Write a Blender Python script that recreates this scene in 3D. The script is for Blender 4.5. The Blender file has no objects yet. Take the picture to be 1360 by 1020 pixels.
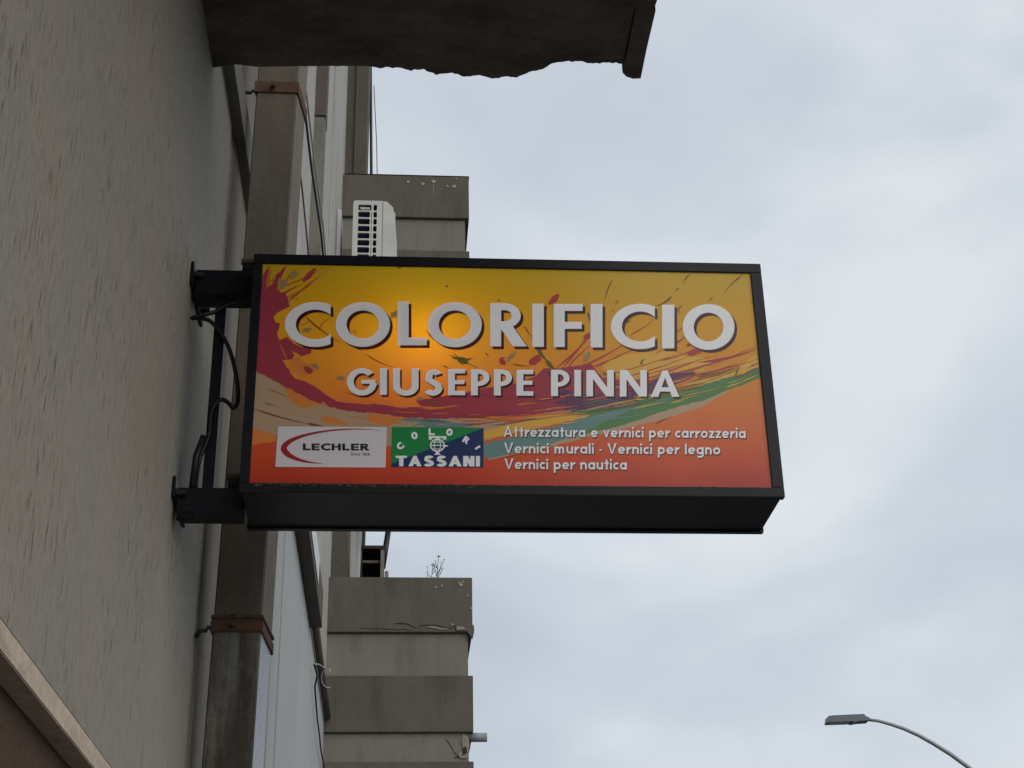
import bpy, bmesh, math, random
from mathutils import Vector, Matrix, noise
from mathutils.geometry import tessellate_polygon
random.seed(7)
R = math.radians
C = bpy.context.scene.collection
S = bpy.context.scene

# ---------------------------------------------------------------- camera
cd = bpy.data.cameras.new('camera'); cam = bpy.data.objects.new('camera', cd); C.objects.link(cam)
cam.location = (0, 0, 1.6)
cam.rotation_euler = (R(116.308), R(1.1246), R(-4.0869))
cd.lens = 53.788; cd.sensor_width = 36; cd.clip_start = .05; cd.clip_end = 3000
S.camera = cam

# ---------------------------------------------------------------- sky
W = bpy.data.worlds.new('World'); S.world = W; W.use_nodes = True
nt = W.node_tree; nt.nodes.clear()
N = nt.nodes.new; L = nt.links.new
sky = N('ShaderNodeTexSky'); sky.sky_type = 'NISHITA'; sky.sun_disc = False
sky.sun_elevation = R(30); sky.sun_rotation = R(140)
sky.air_density = 1.2; sky.dust_density = 2.0
tc = N('ShaderNodeTexCoord')
mp = N('ShaderNodeMapping'); mp.inputs['Scale'].default_value = (1.0, 1.0, 1.6); mp.inputs['Rotation'].default_value = (0.3, .5, .9)
n1 = N('ShaderNodeTexNoise'); n1.inputs['Scale'].default_value = 2.6; n1.inputs['Detail'].default_value = 3.5; n1.inputs['Roughness'].default_value = .45; n1.inputs['Distortion'].default_value = .5
n2 = N('ShaderNodeTexNoise'); n2.inputs['Scale'].default_value = 9; n2.inputs['Detail'].default_value = 4; n2.inputs['Roughness'].default_value = .5
L(tc.outputs['Generated'], mp.inputs['Vector']); L(mp.outputs[0], n1.inputs['Vector']); L(mp.outputs[0], n2.inputs['Vector'])
ad = N('ShaderNodeMath'); ad.operation = 'MULTIPLY_ADD'; ad.inputs[1].default_value = .22; L(n2.outputs['Fac'], ad.inputs[0]); L(n1.outputs['Fac'], ad.inputs[2])
cr = N('ShaderNodeValToRGB'); L(ad.outputs[0], cr.inputs['Fac'])
e = cr.color_ramp.elements
e[0].position = .46; e[0].color = (4.2, 4.72, 5.4, 1)
e[1].position = .74; e[1].color = (6.35, 6.75, 7.1, 1)
k = cr.color_ramp.elements.new(.60); k.color = (5.1, 5.6, 6.2, 1)
mx = N('ShaderNodeMixRGB'); mx.inputs['Fac'].default_value = .94
L(sky.outputs['Color'], mx.inputs['Color1']); L(cr.outputs['Color'], mx.inputs['Color2'])
bg = N('ShaderNodeBackground'); bg.inputs['Strength'].default_value = .102; L(mx.outputs[0], bg.inputs['Color'])
wo = N('ShaderNodeOutputWorld'); L(bg.outputs[0], wo.inputs['Surface'])

sd = bpy.data.lights.new('sun', 'SUN'); sd.energy = 1.5; sd.angle = R(70); sd.color = (1, .96, .9)
sun = bpy.data.objects.new('sun', sd); C.objects.link(sun)
az, el = R(140), R(30)
sun.rotation_euler = Vector((math.sin(az)*math.cos(el), math.cos(az)*math.cos(el), math.sin(el))).to_track_quat('Z', 'Y').to_euler()
S.view_settings.view_transform = 'Standard'; S.view_settings.look = 'None'
S.view_settings.exposure = .22; S.view_settings.gamma = 1; S.view_settings.use_curve_mapping = False
S.render.engine = 'CYCLES'

# ---------------------------------------------------------------- materials
def newmat(name):
    m = bpy.data.materials.new(name); m.use_nodes = True
    t = m.node_tree; b = t.nodes['Principled BSDF']
    return m, t, b

def mottled(name, c1, c2, scale=3, stretch=(1, 1, 1), rough=.85, bump=.3, bscale=60, bstretch=(1, 1, 1), stain=None, sscale=1.2, spos=(.5, .7), fine=.25, bdist=.004, spec=.3, seed=0., sstretch=None):
    """weathered surface: two tones in broad patches, a stain tone, fine grain and a relief"""
    m, t, b = newmat(name)
    N = t.nodes.new; L = t.links.new
    tc = N('ShaderNodeNewGeometry')
    def nz(sc, st, det=5, ro=.6):
        mp = N('ShaderNodeMapping'); mp.inputs['Scale'].default_value = st; mp.inputs['Location'].default_value = (seed, seed*2, seed*3)
        n = N('ShaderNodeTexNoise'); n.inputs['Scale'].default_value = sc; n.inputs['Detail'].default_value = det; n.inputs['Roughness'].default_value = ro
        L(tc.outputs['Position'], mp.inputs[0]); L(mp.outputs[0], n.inputs['Vector']); return n.outputs['Fac']
    def ramp(v, a, b_):
        r = N('ShaderNodeMapRange'); r.inputs['From Min'].default_value = a; r.inputs['From Max'].default_value = b_; L(v, r.inputs[0]); return r.outputs[0]
    def mix(f, a, b_, mode='MIX'):
        x = N('ShaderNodeMixRGB'); x.blend_type = mode
        for i, v in ((0, f), (1, a), (2, b_)):
            if isinstance(v, (int, float)): x.inputs[i].default_value = v
            elif isinstance(v, tuple): x.inputs[i].default_value = (*v, 1)
            else: L(v, x.inputs[i])
        return x.outputs[0]
    col = mix(ramp(nz(scale, stretch), .35, .65), c1, c2)
    if stain: col = mix(ramp(nz(sscale, sstretch or stretch, 8, .65), *spos), col, stain)
    g = nz(bscale, bstretch, 4, .7)
    if fine:
        lo = 1-fine
        col = mix(1.0, col, mix(ramp(g, .3, .7), (lo, lo, lo), (1+fine*.5,)*3), 'MULTIPLY')
    L(col, b.inputs['Base Color'])
    b.inputs['Roughness'].default_value = rough; b.inputs['Specular IOR Level'].default_value = spec
    if bump:
        bp = N('ShaderNodeBump'); bp.inputs['Strength'].default_value = bump; bp.inputs['Distance'].default_value = bdist
        L(g, bp.inputs['Height']); L(bp.outputs[0], b.inputs['Normal'])
    return m

def scratched_render(name, c1, c2, c3, dark):
    """scratched (graffiato) wall render: long vertical gouges over broad tone changes"""
    m, t, b = newmat(name); N = t.nodes.new; L = t.links.new
    tc = N('ShaderNodeNewGeometry')
    def nz(sc, st, det=5, ro=.6, off=0):
        mp = N('ShaderNodeMapping'); mp.inputs['Scale'].default_value = st; mp.inputs['Location'].default_value = (off,)*3
        n = N('ShaderNodeTexNoise'); n.inputs['Scale'].default_value = sc; n.inputs['Detail'].default_value = det; n.inputs['Roughness'].default_value = ro
        L(tc.outputs['Position'], mp.inputs[0]); L(mp.outputs[0], n.inputs['Vector']); return n.outputs['Fac']
    def ramp(v, a, b_, lo=0, hi=1):
        r = N('ShaderNodeMapRange'); r.inputs[1].default_value = a; r.inputs[2].default_value = b_; r.inputs[3].default_value = lo; r.inputs[4].default_value = hi; L(v, r.inputs[0]); return r.outputs[0]
    def mix(f, a, b_, mode='MIX'):
        x = N('ShaderNodeMixRGB'); x.blend_type = mode
        for i, v in ((0, f), (1, a), (2, b_)):
            if isinstance(v, (int, float)): x.inputs[i].default_value = v
            elif isinstance(v, tuple): x.inputs[i].default_value = (*v, 1)
            else: L(v, x.inputs[i])
        return x.outputs[0]
    col = mix(ramp(nz(.8, (1, 1, .8), 2), .42, .70), c1, c2)
    col = mix(ramp(nz(3.5, (1, 1, .5), 4, .6, 9), .45, .8), col, c3)
    streak = nz(110, (1, 1, .20), 6, .75)
    col = mix(1.0, col, mix(ramp(streak, .35, .65), (.80, .79, .77), (1.13, 1.13, 1.13)), 'MULTIPLY')
    gouge = nz(84, (1, 1, .17), 3, .6, 5)
    gm = nz(4, (1, 1, 1), 2, .5, 3)
    mu = N('ShaderNodeMath'); mu.operation = 'MULTIPLY'; L(ramp(gouge, .57, .67), mu.inputs[0]); L(ramp(gm, .34, .62, .12, .8), mu.inputs[1])
    col = mix(mu.outputs[0], col, dark)
    L(col, b.inputs['Base Color']); b.inputs['Roughness'].default_value = .9; b.inputs['Specular IOR Level'].default_value = .2
    s = N('ShaderNodeMath'); s.operation = 'SUBTRACT'; L(streak, s.inputs[0]); L(mu.outputs[0], s.inputs[1])
    bp = N('ShaderNodeBump'); bp.inputs['Strength'].default_value = .4; bp.inputs['Distance'].default_value = .003
    L(s.outputs[0], bp.inputs['Height']); L(bp.outputs[0], b.inputs['Normal'])
    return m

def plain(name, c, rough=.6, spec=.4, metal=0., var=.12):
    m = mottled(name, c, tuple(x*(1-var) for x in c), 6, rough=rough, bump=.05, bscale=90, fine=.08, spec=spec)
    m.node_tree.nodes['Principled BSDF'].inputs['Metallic'].default_value = metal
    return m

M = {}
M['render'] = scratched_render('scratched_render', (.278, .238, .196), (.262, .249, .220), (.24, .243, .21), (.11, .075, .052))
M['render2'] = mottled('pale_render', (.37, .365, .34), (.33, .325, .30), 2.0, (1, 1, .4), bump=.25, bscale=90, bstretch=(1, 1, .25), stain=(.27, .25, .22), sscale=2.5, spos=(.52, .75), fine=.10)
M['render3'] = mottled('blue_grey_render', (.37, .385, .39), (.34, .35, .35), 1.6, (1, 1, .3), bump=.15, bscale=70, stain=(.28, .27, .24), sscale=2, spos=(.56, .8), fine=.08)
M['joint'] = mottled('joint_mortar', (.25, .225, .20), (.20, .18, .155), 5)
M['render_pale'] = mottled('pale_scratched_render', (.225, .20, .165), (.195, .172, .14), 2, (1, 1, .4), bump=.4, bscale=60, bstretch=(1, 1, .12), stain=(.21, .19, .16), sscale=5, spos=(.5, .7), fine=.2, spec=.08)
M['conc'] = mottled('dark_concrete', (.116, .103, .084), (.088, .080, .064), 3.2, (1, 1, .7), stain=(.038, .034, .027), sscale=5.5, sstretch=(1, 1, .22), spos=(.51, .84), bump=.3, bscale=70, fine=.12)
M['conc2'] = mottled('grey_concrete', (.188, .177, .152), (.155, .146, .122), 3.2, (1, 1, .5), stain=(.08, .07, .052), sscale=6, sstretch=(1, 1, .25), spos=(.53, .88), bump=.3, bscale=70, fine=.12)
M['soffit'] = mottled('soffit_concrete', (.19, .155, .13), (.12, .10, .088), 3.5, (1, 2, 1), stain=(.06, .048, .045), sscale=3.0, spos=(.45, .68), bump=.6, bscale=40, fine=.2, bdist=.008)
M['brownpl'] = mottled('brown_plaster', (.108, .094, .077), (.08, .069, .056), 3, (1, 1, .4), bump=.2, stain=(.05, .04, .035), spos=(.55, .8))
M['stone'] = mottled('travertine', (.55, .45, .35), (.46, .37, .29), 7, (1, .5, 3), stain=(.30, .24, .19), sscale=9, spos=(.55, .72), bump=.2, bscale=50)
M['shutter'] = mottled('brown_shutter', (.085, .055, .038), (.07, .046, .032), 3, rough=.9, bump=.2, spec=.1)
M['duct'] = mottled('weathered_duct', (.20, .195, .17), (.13, .125, .10), 6, (1, 1, .5), stain=(.05, .042, .032), sscale=10, sstretch=(1, 1, .12), spos=(.40, .56), rough=.6, bump=.5, bscale=45, fine=.3, bdist=.003)
M['duct_rust'] = mottled('duct_brown_dirt', (.135, .108, .083), (.085, .067, .05), 5, (1, 1, .3), stain=(.17, .155, .13), sscale=5, sstretch=(1, 1, .3), spos=(.50, .75), rough=.7, bump=.25, bscale=60, fine=.12)
M['zinc'] = mottled('zinc_lit_side', (.36, .39, .43), (.30, .32, .35), 4, (1, 1, .2), stain=(.2, .16, .13), sscale=4, spos=(.58, .75), rough=.45, bump=.1, spec=.5)
M['rust'] = mottled('rust', (.135, .075, .045), (.08, .048, .032), 22, rough=.9, bump=.6, bscale=120, stain=(.16, .085, .05), sscale=14, spos=(.6, .8))
M['blk'] = mottled('black_paint', (.0055, .0065, .011), (.009, .010, .014), 5, rough=.42, bump=.15, bscale=60, fine=.15, spec=.20, stain=(.028, .028, .030), sscale=16, spos=(.60, .82))
M['blk_under'] = mottled('black_sheet', (.0085, .0095, .016), (.013, .014, .020), 3, rough=.5, bump=.08, bscale=30, fine=.1, spec=.3)
M['grime'] = mottled('grime', (.05, .05, .048), (.09, .08, .07), 40, rough=.9)
M['rubber'] = plain('black_rubber', (.012, .011, .012), .5)
M['ac'] = plain('ac_enamel', (.50, .50, .475), .45)
M['ac_dark'] = plain('ac_fins', (.010, .014, .030), .8, .1)
M['pvc'] = plain('grey_pvc', (.22, .24, .25), .45)
M['galv'] = plain('galvanised_steel', (.26, .28, .28), .5, metal=.3)
M['lamp'] = plain('lamp_housing', (.10, .115, .13), .45)
M['lens'] = plain('lamp_glass', (.25, .28, .3), .2)
M['wire'] = plain('pale_cable', (.42, .41, .39), .6)
M['wood'] = mottled('dark_wood', (.028, .022, .018), (.018, .014, .012), 6, (1, 1, .3), rough=.7)
M['white'] = plain('white_frame', (.55, .56, .56), .5)
M['leaf'] = plain('plant_green', (.035, .045, .03), .7)
M['red'] = plain('red_flower', (.35, .03, .05), .6)
M['dirtspot'] = plain('lime_spot', (.34, .31, .28), .9)
M['crack'] = plain('crack_shadow', (.035, .027, .02), .95)
M['patch'] = mottled('bare_plaster', (.30, .27, .23), (.22, .19, .155), 15, bump=.5)
M['asphalt'] = mottled('asphalt', (.05, .05, .052), (.04, .04, .042), 2, bump=.5, bscale=120)
M['paving'] = mottled('pavement_slab', (.20, .19, .175), (.16, .15, .14), 3, bump=.3)
M['kerb'] = mottled('kerb_stone', (.27, .26, .245), (.22, .21, .2), 4)
M['paint'] = plain('road_paint', (.6, .6, .58), .7)
M['ground'] = mottled('far_ground', (.07, .068, .055), (.055, .06, .045), .05, bump=0)

def ink(name, c, trans=.16):
    """printed translucent film: glossy, lets a little of the light inside the box through"""
    m, t, b = newmat(name); N = t.nodes.new; L = t.links.new
    b.inputs['Base Color'].default_value = (*c, 1); b.inputs['Roughness'].default_value = .32; b.inputs['Specular IOR Level'].default_value = .34
    tr = N('ShaderNodeBsdfTranslucent'); tr.inputs['Color'].default_value = (*[v**.5 for v in c], 1)
    mx = N('ShaderNodeMixShader'); mx.inputs[0].default_value = trans
    L(b.outputs[0], mx.inputs[1]); L(tr.outputs[0], mx.inputs[2]); L(mx.outputs[0], t.nodes['Material Output'].inputs['Surface'])
    return m
def panel_print():
    """the printed ground of the sign: yellow at its top through orange to red at its foot"""
    m = ink('panel_print', (.5, .2, .02)); t = m.node_tree; N = t.nodes.new; L = t.links.new
    g = N('ShaderNodeTexCoord'); sp = N('ShaderNodeSeparateXYZ'); L(g.outputs['Object'], sp.inputs[0])
    n = N('ShaderNodeTexNoise'); n.inputs['Scale'].default_value = 5; n.inputs['Detail'].default_value = 2; L(g.outputs['Object'], n.inputs['Vector'])
    a = N('ShaderNodeMath'); a.operation = 'MULTIPLY_ADD'; a.inputs[1].default_value = .10; L(n.outputs['Fac'], a.inputs[0]); L(sp.outputs['Z'], a.inputs[2])
    r = N('ShaderNodeMapRange'); r.inputs[1].default_value = 3.229; r.inputs[2].default_value = 3.909; L(a.outputs[0], r.inputs[0])
    cr = N('ShaderNodeValToRGB'); L(r.outputs[0], cr.inputs[0]); e = cr.color_ramp.elements
    e[0].position = 0; e[0].color = (.42, .035, .014, 1)
    e[1].position = 1; e[1].color = (.56, .37, .016, 1)
    for p, c in ((.13, (.58, .075, .020)), (.28, (.66, .15, .035)), (.5, (.68, .25, .026)), (.70, (.70, .345, .011)), (.86, (.62, .35, .010))):
        q = e.new(p); q.color = (*c, 1)
    L(cr.outputs[0], t.nodes['Principled BSDF'].inputs['Base Color'])
    for nn in t.nodes:
        if nn.type == 'BSDF_TRANSLUCENT':
            gm = N('ShaderNodeGamma'); gm.inputs[1].default_value = .5; L(cr.outputs[0], gm.inputs[0]); L(gm.outputs[0], nn.inputs['Color'])
    return m
M['panel'] = panel_print()
for nm, c in dict(magenta=(.36, .045, .075), crimson=(.42, .05, .05), purple=(.115, .04, .115), tan=(.46, .33, .21), orange=(.70, .23, .055), yellow=(.72, .42, .06), green=(.085, .22, .07), teal=(.14, .26, .25), olive=(.13, .13, .02),
                  haze_grey=(.34, .25, .11), letter_white=(.87, .87, .90), shadow_maroon=(.045, .006, .010), board_white=(.68, .67, .70), logo_black=(.02, .02, .025), logo_red=(.36, .02, .03), logo_green=(.01, .24, .06), logo_blue=(.012, .03, .12), brownline=(.20, .07, .03)).items():
    M[nm] = ink('ink_'+nm, c)

# ---------------------------------------------------------------- mesh helpers
class MB:
    def __init__(s): s.v = []; s.f = []
    def box(s, x0, x1, y0, y1, z0, z1, skip=''):
        n = len(s.v)
        s.v += [(x, y, z) for z in (z0, z1) for y in (y0, y1) for x in (x0, x1)]
        for k, f in dict(b=(0, 2, 3, 1), t=(4, 5, 7, 6), f=(0, 1, 5, 4), k=(2, 6, 7, 3), l=(0, 4, 6, 2), r=(1, 3, 7, 5)).items():
            if k not in skip: s.f.append([n+i for i in f])
        return s
    def tube(s, pts, r, seg=8, r2=None):
        pts = [Vector(p) for p in pts]; n = len(s.v); m = len(pts)
        up = None
        for i, p in enumerate(pts):
            d = (pts[min(i+1, m-1)]-pts[max(i-1, 0)]).normalized()
            if up is None: up = d.orthogonal().normalized()
            up = (up - d*up.dot(d)).normalized(); sd = d.cross(up)
            rr = r if r2 is None else r+(r2-r)*i/(m-1)
            for k in range(seg):
                a = 2*math.pi*k/seg; s.v.append(tuple(p+(up*math.cos(a)+sd*math.sin(a))*rr))
        for i in range(m-1):
            for k in range(seg):
                a = n+i*seg+k; b = n+i*seg+(k+1) % seg
                s.f.append([a, b, b+seg, a+seg])
        s.f.append([n+k for k in range(seg)][::-1]); s.f.append([n+(m-1)*seg+k for k in range(seg)])
        return s
    def prism(s, poly, axis, a0, a1):
        """poly in the two other axes, extruded along axis"""
        n = len(s.v); m = len(poly)
        for a in (a0, a1):
            for p in poly:
                q = list(p); q.insert(axis, a); s.v.append(tuple(q))
        tri = tessellate_polygon([[Vector((p[0], p[1], 0)) for p in poly]])
        for t in tri: s.f.append([n+i for i in t]); s.f.append([n+m+i for i in reversed(t)])
        for i in range(m):
            j = (i+1) % m; s.f.append([n+i, n+j, n+m+j, n+m+i])
        return s
    def build(s, name, mat, parent=None, bevel=0, smooth=False, fix=True):
        me = bpy.data.meshes.new(name); me.from_pydata(s.v, [], s.f); me.materials.append(M[mat])
        if fix or bevel:
            bm = bmesh.new(); bm.from_mesh(me)
            if fix: bmesh.ops.recalc_face_normals(bm, faces=bm.faces)
            if bevel: bmesh.ops.bevel(bm, geom=list(bm.edges), offset=bevel, segments=2, affect='EDGES', clamp_overlap=True)
            bm.to_mesh(me); bm.free()
        if smooth:
            for p in me.polygons: p.use_smooth = True
        o = bpy.data.objects.new(name, me); C.objects.link(o)
        if parent: o.parent = parent; o.matrix_parent_inverse = Matrix.Translation(-world_loc(parent))
        return o
def world_loc(o):
    return Vector(o.location) if o.type == 'EMPTY' else Vector((0, 0, 0))
def thing(name, label, cat, loc=(0, 0, 0), group=None):
    o = bpy.data.objects.new(name, None); C.objects.link(o); o.location = loc; o.empty_display_size = .1
    return tag(o, label, cat, group)
def tag(o, label, cat, group=None):
    o['label'] = label; o['category'] = cat
    if group: o['group'] = group
    return o
def struct(o): o['kind'] = 'structure'; return o

# ---------------------------------------------------------------- ground, road, pavement (below the frame)
struct(MB().box(-900, 900, -900, 900, -1.2, -.124).build('ground', 'ground'))
struct(MB().box(1.6, 9.2, -120, 160, -.119, -.10).build('road', 'asphalt'))
struct(MB().box(-.61, 1.45, -12, 60, -.119, 0).build('pavement', 'paving'))
struct(MB().box(1.45, 1.598, -12, 60, -.119, .004).build('kerb', 'kerb', bevel=.01))
struct(MB().box(9.35, 12.2, -12, 60, -.119, 0).build('pavement', 'paving'))
struct(MB().box(9.202, 9.35, -12, 60, -.119, .004).build('kerb', 'kerb', bevel=.01))
ml = MB()
for i in range(-6, 22): ml.box(5.34, 5.46, i*5, i*5+2.6, -.0999, -.096)
struct(ml.build('road_marking', 'paint'))

# ---------------------------------------------------------------- near building
WX = -.61
nb = thing('rendered_building', 'near building with scratched beige render, concrete balcony overhead and stone lintel at lower left', 'building', (-2, 1, 0))
SZ = 4.681
w = MB()                                              # wall with its shop opening (y .4 .. 4.1 up to z 2.338)
w.box(-6, WX, -6, .4, 0, 2.338, 't').box(-6, WX, 4.1, 4.515, 0, 2.338, 't').box(-6, WX, -6, 4.515, 2.338, 9.5, 'b')
w.build('wall', 'render', nb, fix=False)
MB().box(-.95, WX+.002, .4, 4.1, 2.291, 2.336).build('lintel', 'stone', nb, bevel=.002)
MB().box(-.95, -.652, .4, 4.1, 1.95, 2.2905).build('shutter_box', 'shutter', nb)
sh = MB()
for i in range(28): sh.box(-.70, -.668, .4, 4.1, i*.069, i*.069+.066)
sh.build('shutter', 'shutter', nb)
# string course at floor level


# balcony slab, broken along its far edge
edge = [(-.61, 3.976), (-.54, 3.955), (-.47, 3.965), (-.36, 3.957), (-.24, 3.950), (-.12, 3.944), (-.09, 3.952), (-.02, 3.948), (.02, 3.962), (.06, 3.952), (.10, 3.978), (.15, 3.966), (.19, 3.985), (.24, 3.975), (.284, 3.990), (.33, 3.978), (.36, 3.982), (.40, 3.950), (.44, 3.935), (.465, 3.905), (.50, 3.893), (.55, 3.889), (.60, 3.898), (.65, 3.890), (.694, 3.896)]
jag = []
for (a, b) in zip(edge, edge[1:]):
    nseg = max(2, int((b[0]-a[0])/.009))
    for i in range(nseg):
        t = i/nseg; x = a[0]+(b[0]-a[0])*t; y = a[1]+(b[1]-a[1])*t
        k = .006 if x > -.1 else .002
        jag.append((x, y+k*noise.noise(Vector((x*45, 3, 0)))+k*1.0*noise.noise(Vector((x*120, 8, 0)))))
jag.append(edge[-1])
sl = thing('balcony', 'dark concrete balcony slab overhead with crumbling far edge, seen from below', 'balcony', (0, 0, SZ))
sl.parent = nb; del sl['category']; sl.matrix_parent_inverse = Matrix.Translation(-world_loc(nb))
def bpart(mb, name, mat, bevel=0):
    o = mb.build(name, mat, None, bevel); o.parent = sl; o.matrix_parent_inverse = Matrix.Translation((0, 0, -SZ)); return o
bpart(MB().prism([(-.61, -1.2)]+jag+[(.694, -1.2)], 2, SZ, SZ+.05), 'slab', 'soffit')
bpart(MB().box(-.61, .694, -1.2, 3.88, SZ+.05, SZ+.2), 'slab_core', 'conc')
dr = [(.700, 3.86), (.692, 3.90), (.697, 3.925), (.712, 3.945), (.735, 3.955), (.760, 3.952), (.757, 3.80), (.757, 3.62), (.752, 3.60), (.756, 3.55), (.757, -1.2), (.695, -1.2), (.695, 3.5), (.690, 3.6), (.697, 3.62)]
bpart(MB().prism(dr, 2, SZ-.012, SZ+.2), 'edge_beam', 'soffit')
bpart(MB().box(.60, .75, -1.2, 3.86, SZ+.2, SZ+1.1), 'parapet', 'conc2')

# ---------------------------------------------------------------- next building: steps, balconies
nx = thing('terraced_building', 'pale grey rendered building beyond the sign with stacked concrete balconies', 'building', (-2, 8, 0))
# rounded mortar joint between the two buildings
jn = MB(); pr = [(-.70, 4.51)]
for i in range(9):
    a = math.pi*i/8; pr.append((-.611-.006*math.sin(a), 4.516+.085*i/8))
pr.append((-.70, 4.605)); jn.prism(pr, 2, 0, 9.5); jn.build('joint', 'joint', nx)
MB().box(-6, -.607, 4.602, 5.3, 0, 9.5).build('wall', 'render_pale', nx)
MB().box(WX-.01, -.572, 4.0, 5.299, 4.85, 5.0).build('string_course', 'conc2', nx, bevel=.003)
MB().box(-6, -.47, 5.302, 10.24, 0, 4.10).build('wall', 'render3', nx)
MB().box(-6, -.525, 5.302, 7.4, 4.102, 10.5).build('wall', 'render2', nx)
MB().box(-6, -.47, 7.402, 10.24, 4.102, 12.5).build('wall', 'render2', nx)
MB().box(-.56, -.4585, 7.385, 7.55, 7.0, 12.5).build('pilaster', 'brownpl', nx, bevel=.004)  # upper part darker: shade from overhead is put into the brown colour
MB().box(-.53, -.4605, 7.392, 7.50, 4.2, 6.998).build('pilaster', 'conc2', nx, bevel=.006)
for y in (6.15, 6.5): MB().box(-.5255, -.519, y, y+.05, 4.2, 9).build('render_strip', 'render2', nx)
for y in (5.56, 5.98): MB().box(-.471, -.464, y, y+.05, 0, 4.0).build('render_strip', 'render3', nx)
MB().box(-.471, -.461, 8.3, 8.38, 4.2, 12).build('render_strip', 'render2', nx, bevel=.003)
MB().box(-.471, -.440, 9.35, 9.60, 6.9, 7.62).build('meter_box', 'white', nx, bevel=.004)
# ledge: thick broken part then a thin conduit carries on
ld = MB(); poly = [(5.4, 4.10)]
for i in range(40):
    y = 5.4+2.63*i/39; poly.append((y, 4.10-.008*abs(noise.noise(Vector((y*6, 1, 4))))))
ld.prism([(5.4, 4.30)]+poly+[(8.03, 4.30)], 0, -.475, -.405); ld.build('ledge', 'brownpl', nx, bevel=0)
MB().box(-.4045, -.400, 5.4, 7.45, 4.14, 4.29).build('ledge_lit_face', 'white', nx)  # lit outer face of the ledge, its brightness painted as a white strip

FAR = 10.24
MB().box(-6, -.355, FAR+.002, FAR+.5, 0, 8.3).build('pilaster', 'brownpl', nx)
MB().box(-6, -.352, FAR+.502, 14.7, 0, 8.3).build('wall', 'render2', nx)
MB().box(-.353, -.335, 12.6, 12.75, 5, 8.2).build('window_frame', 'white', nx)
MB().box(-6, -.300, FAR+.002, FAR+.6, 8.302, 13.5).build('pilaster', 'brownpl', nx)
MB().box(-.40, -.375, FAR-.02, FAR+.002, 8.302, 13.5).build('render_strip', 'brownpl', nx, bevel=.004)

def balcony(z_top, bands, label):
    b = bpy.data.objects.new('balcony', None); C.objects.link(b); b.location = (0, 10, z_top); b['label'] = label
    b.parent = nx; b.matrix_parent_inverse = Matrix.Translation(-world_loc(nx))
    def put(mb, name, mat, bevel=.004):
        o = mb.build(name, mat, None, bevel); o.parent = b; o.matrix_parent_inverse = Matrix.Translation((0, -10, -z_top)); return o
    z = z_top
    for i, h in enumerate(bands):
        dk = i % 2 == 0
        x1 = .508 if dk else .478; y0 = 10.0 if dk else 10.028
        m = MB()
        xs = -.50
        # bands run round three sides; outer corner slightly uneven
        m.box(xs, x1, y0, y0+.10, z-h, z); m.box(x1-.10, x1, y0+.1001, 13.4, z-h, z)
        put(m, 'parapet_band', 'conc' if dk else 'conc2', .003)
        z -= h+.0015
    put(MB().box(-.47, .47, 10.08, 13.4, z, z+.16), 'slab', 'soffit')
    return b, put
b1, put1 = balcony(8.361, [.382, .291, .40, .30], 'upper balcony of grooved grey concrete bands')
b2, put2 = balcony(5.071, [.388, .296, .376, .19, .25], 'lower balcony of grooved grey concrete bands with a cracked corner')
# dark coping lines
put1(MB().box(-.46, .512, 9.996, 10.11, 8.3625, 8.367), 'coping', 'wood', .002)
# lime spots and drips on the upper balcony
for (x, z, r) in ((.035, 8.30, .012), (.15, 8.285, .014), (.235, 8.31, .015), (.34, 8.27, .008), (.395, 8.268, .014), (.41, 8.34, .007)):
    p = [(x+r*(1+.25*random.random())*math.cos(a*.7854), z+r*.9*(1+.2*random.random())*math.sin(a*.7854)) for a in range(8)]
    put1(MB().prism(p, 1, 9.995, 9.9992), 'lime_spot', 'dirtspot', 0)
put1(MB().prism([(.228, 8.30), (.233, 8.30), (.231, 8.12)], 1, 9.9965, 9.9992), 'lime_drip', 'dirtspot', 0)
for (x, z, r) in ((.43, 5.02, .012), (.42, 5.03, .008), (.445, 5.04, .006), (.475, 4.94, .006), (.50, 4.85, .006), (.375, 4.735, .007), (.26, 5.0, .006), (.30, 5.01, .006)):
    p = [(x+r*(1+.3*random.random())*math.cos(a*.7854), z+r*(1+.3*random.random())*math.sin(a*.7854)) for a in range(8)]
    put2(MB().prism(p, 1, 9.995, 9.9992), 'lime_spot', 'dirtspot', 0)
def crack(pts, w0, put, y=9.9988, mat='crack'):
    a = []; b = []
    for i, (x, z) in enumerate(pts):
        ww = w0*(.35+.65*math.sin(math.pi*(i+.5)/len(pts)))*(.7+.6*random.random())
        a.append((x, z+ww)); b.append((x, z-ww))
    put(MB().prism(a+b[::-1], 1, y-.003, y), 'crack' if mat == 'crack' else 'bare_patch', mat, 0)
def jline(x0, z0, x1, z1, n, k):
    return [(x0+(x1-x0)*i/n, z0+(z1-z0)*i/n+k*noise.noise(Vector((x0+i*.7, z0*5, 0)))) for i in range(n+1)]
crack(jline(-.02, 4.742, .05, 4.745, 8, .006)+jline(.055, 4.744, .13, 4.712, 8, .005), .0028, put2)
crack(jline(.15, 4.728, .25, 4.735, 8, .006)+jline(.26, 4.732, .37, 4.705, 10, .006), .003, put2)
crack(jline(-.25, 4.712, .10, 4.698, 24, .006), .0012, put2)
crack(jline(.20, 4.722, .35, 4.70, 10, .006), .007, put2, 9.9968, 'patch')
put2(MB().prism([(.385, 4.735), (.44, 4.742), (.50, 4.725), (.516, 4.735), (.520, 4.69), (.509, 4.64), (.49, 4.66), (.47, 4.69), (.40, 4.69)], 1, 9.992, 10.02), 'broken_corner', 'conc', 0)
put2(MB().prism([(.40, 4.722), (.45, 4.716), (.455, 4.700), (.40, 4.696)], 1, 9.988, 9.9915), 'bare_patch', 'patch', 0)
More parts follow.
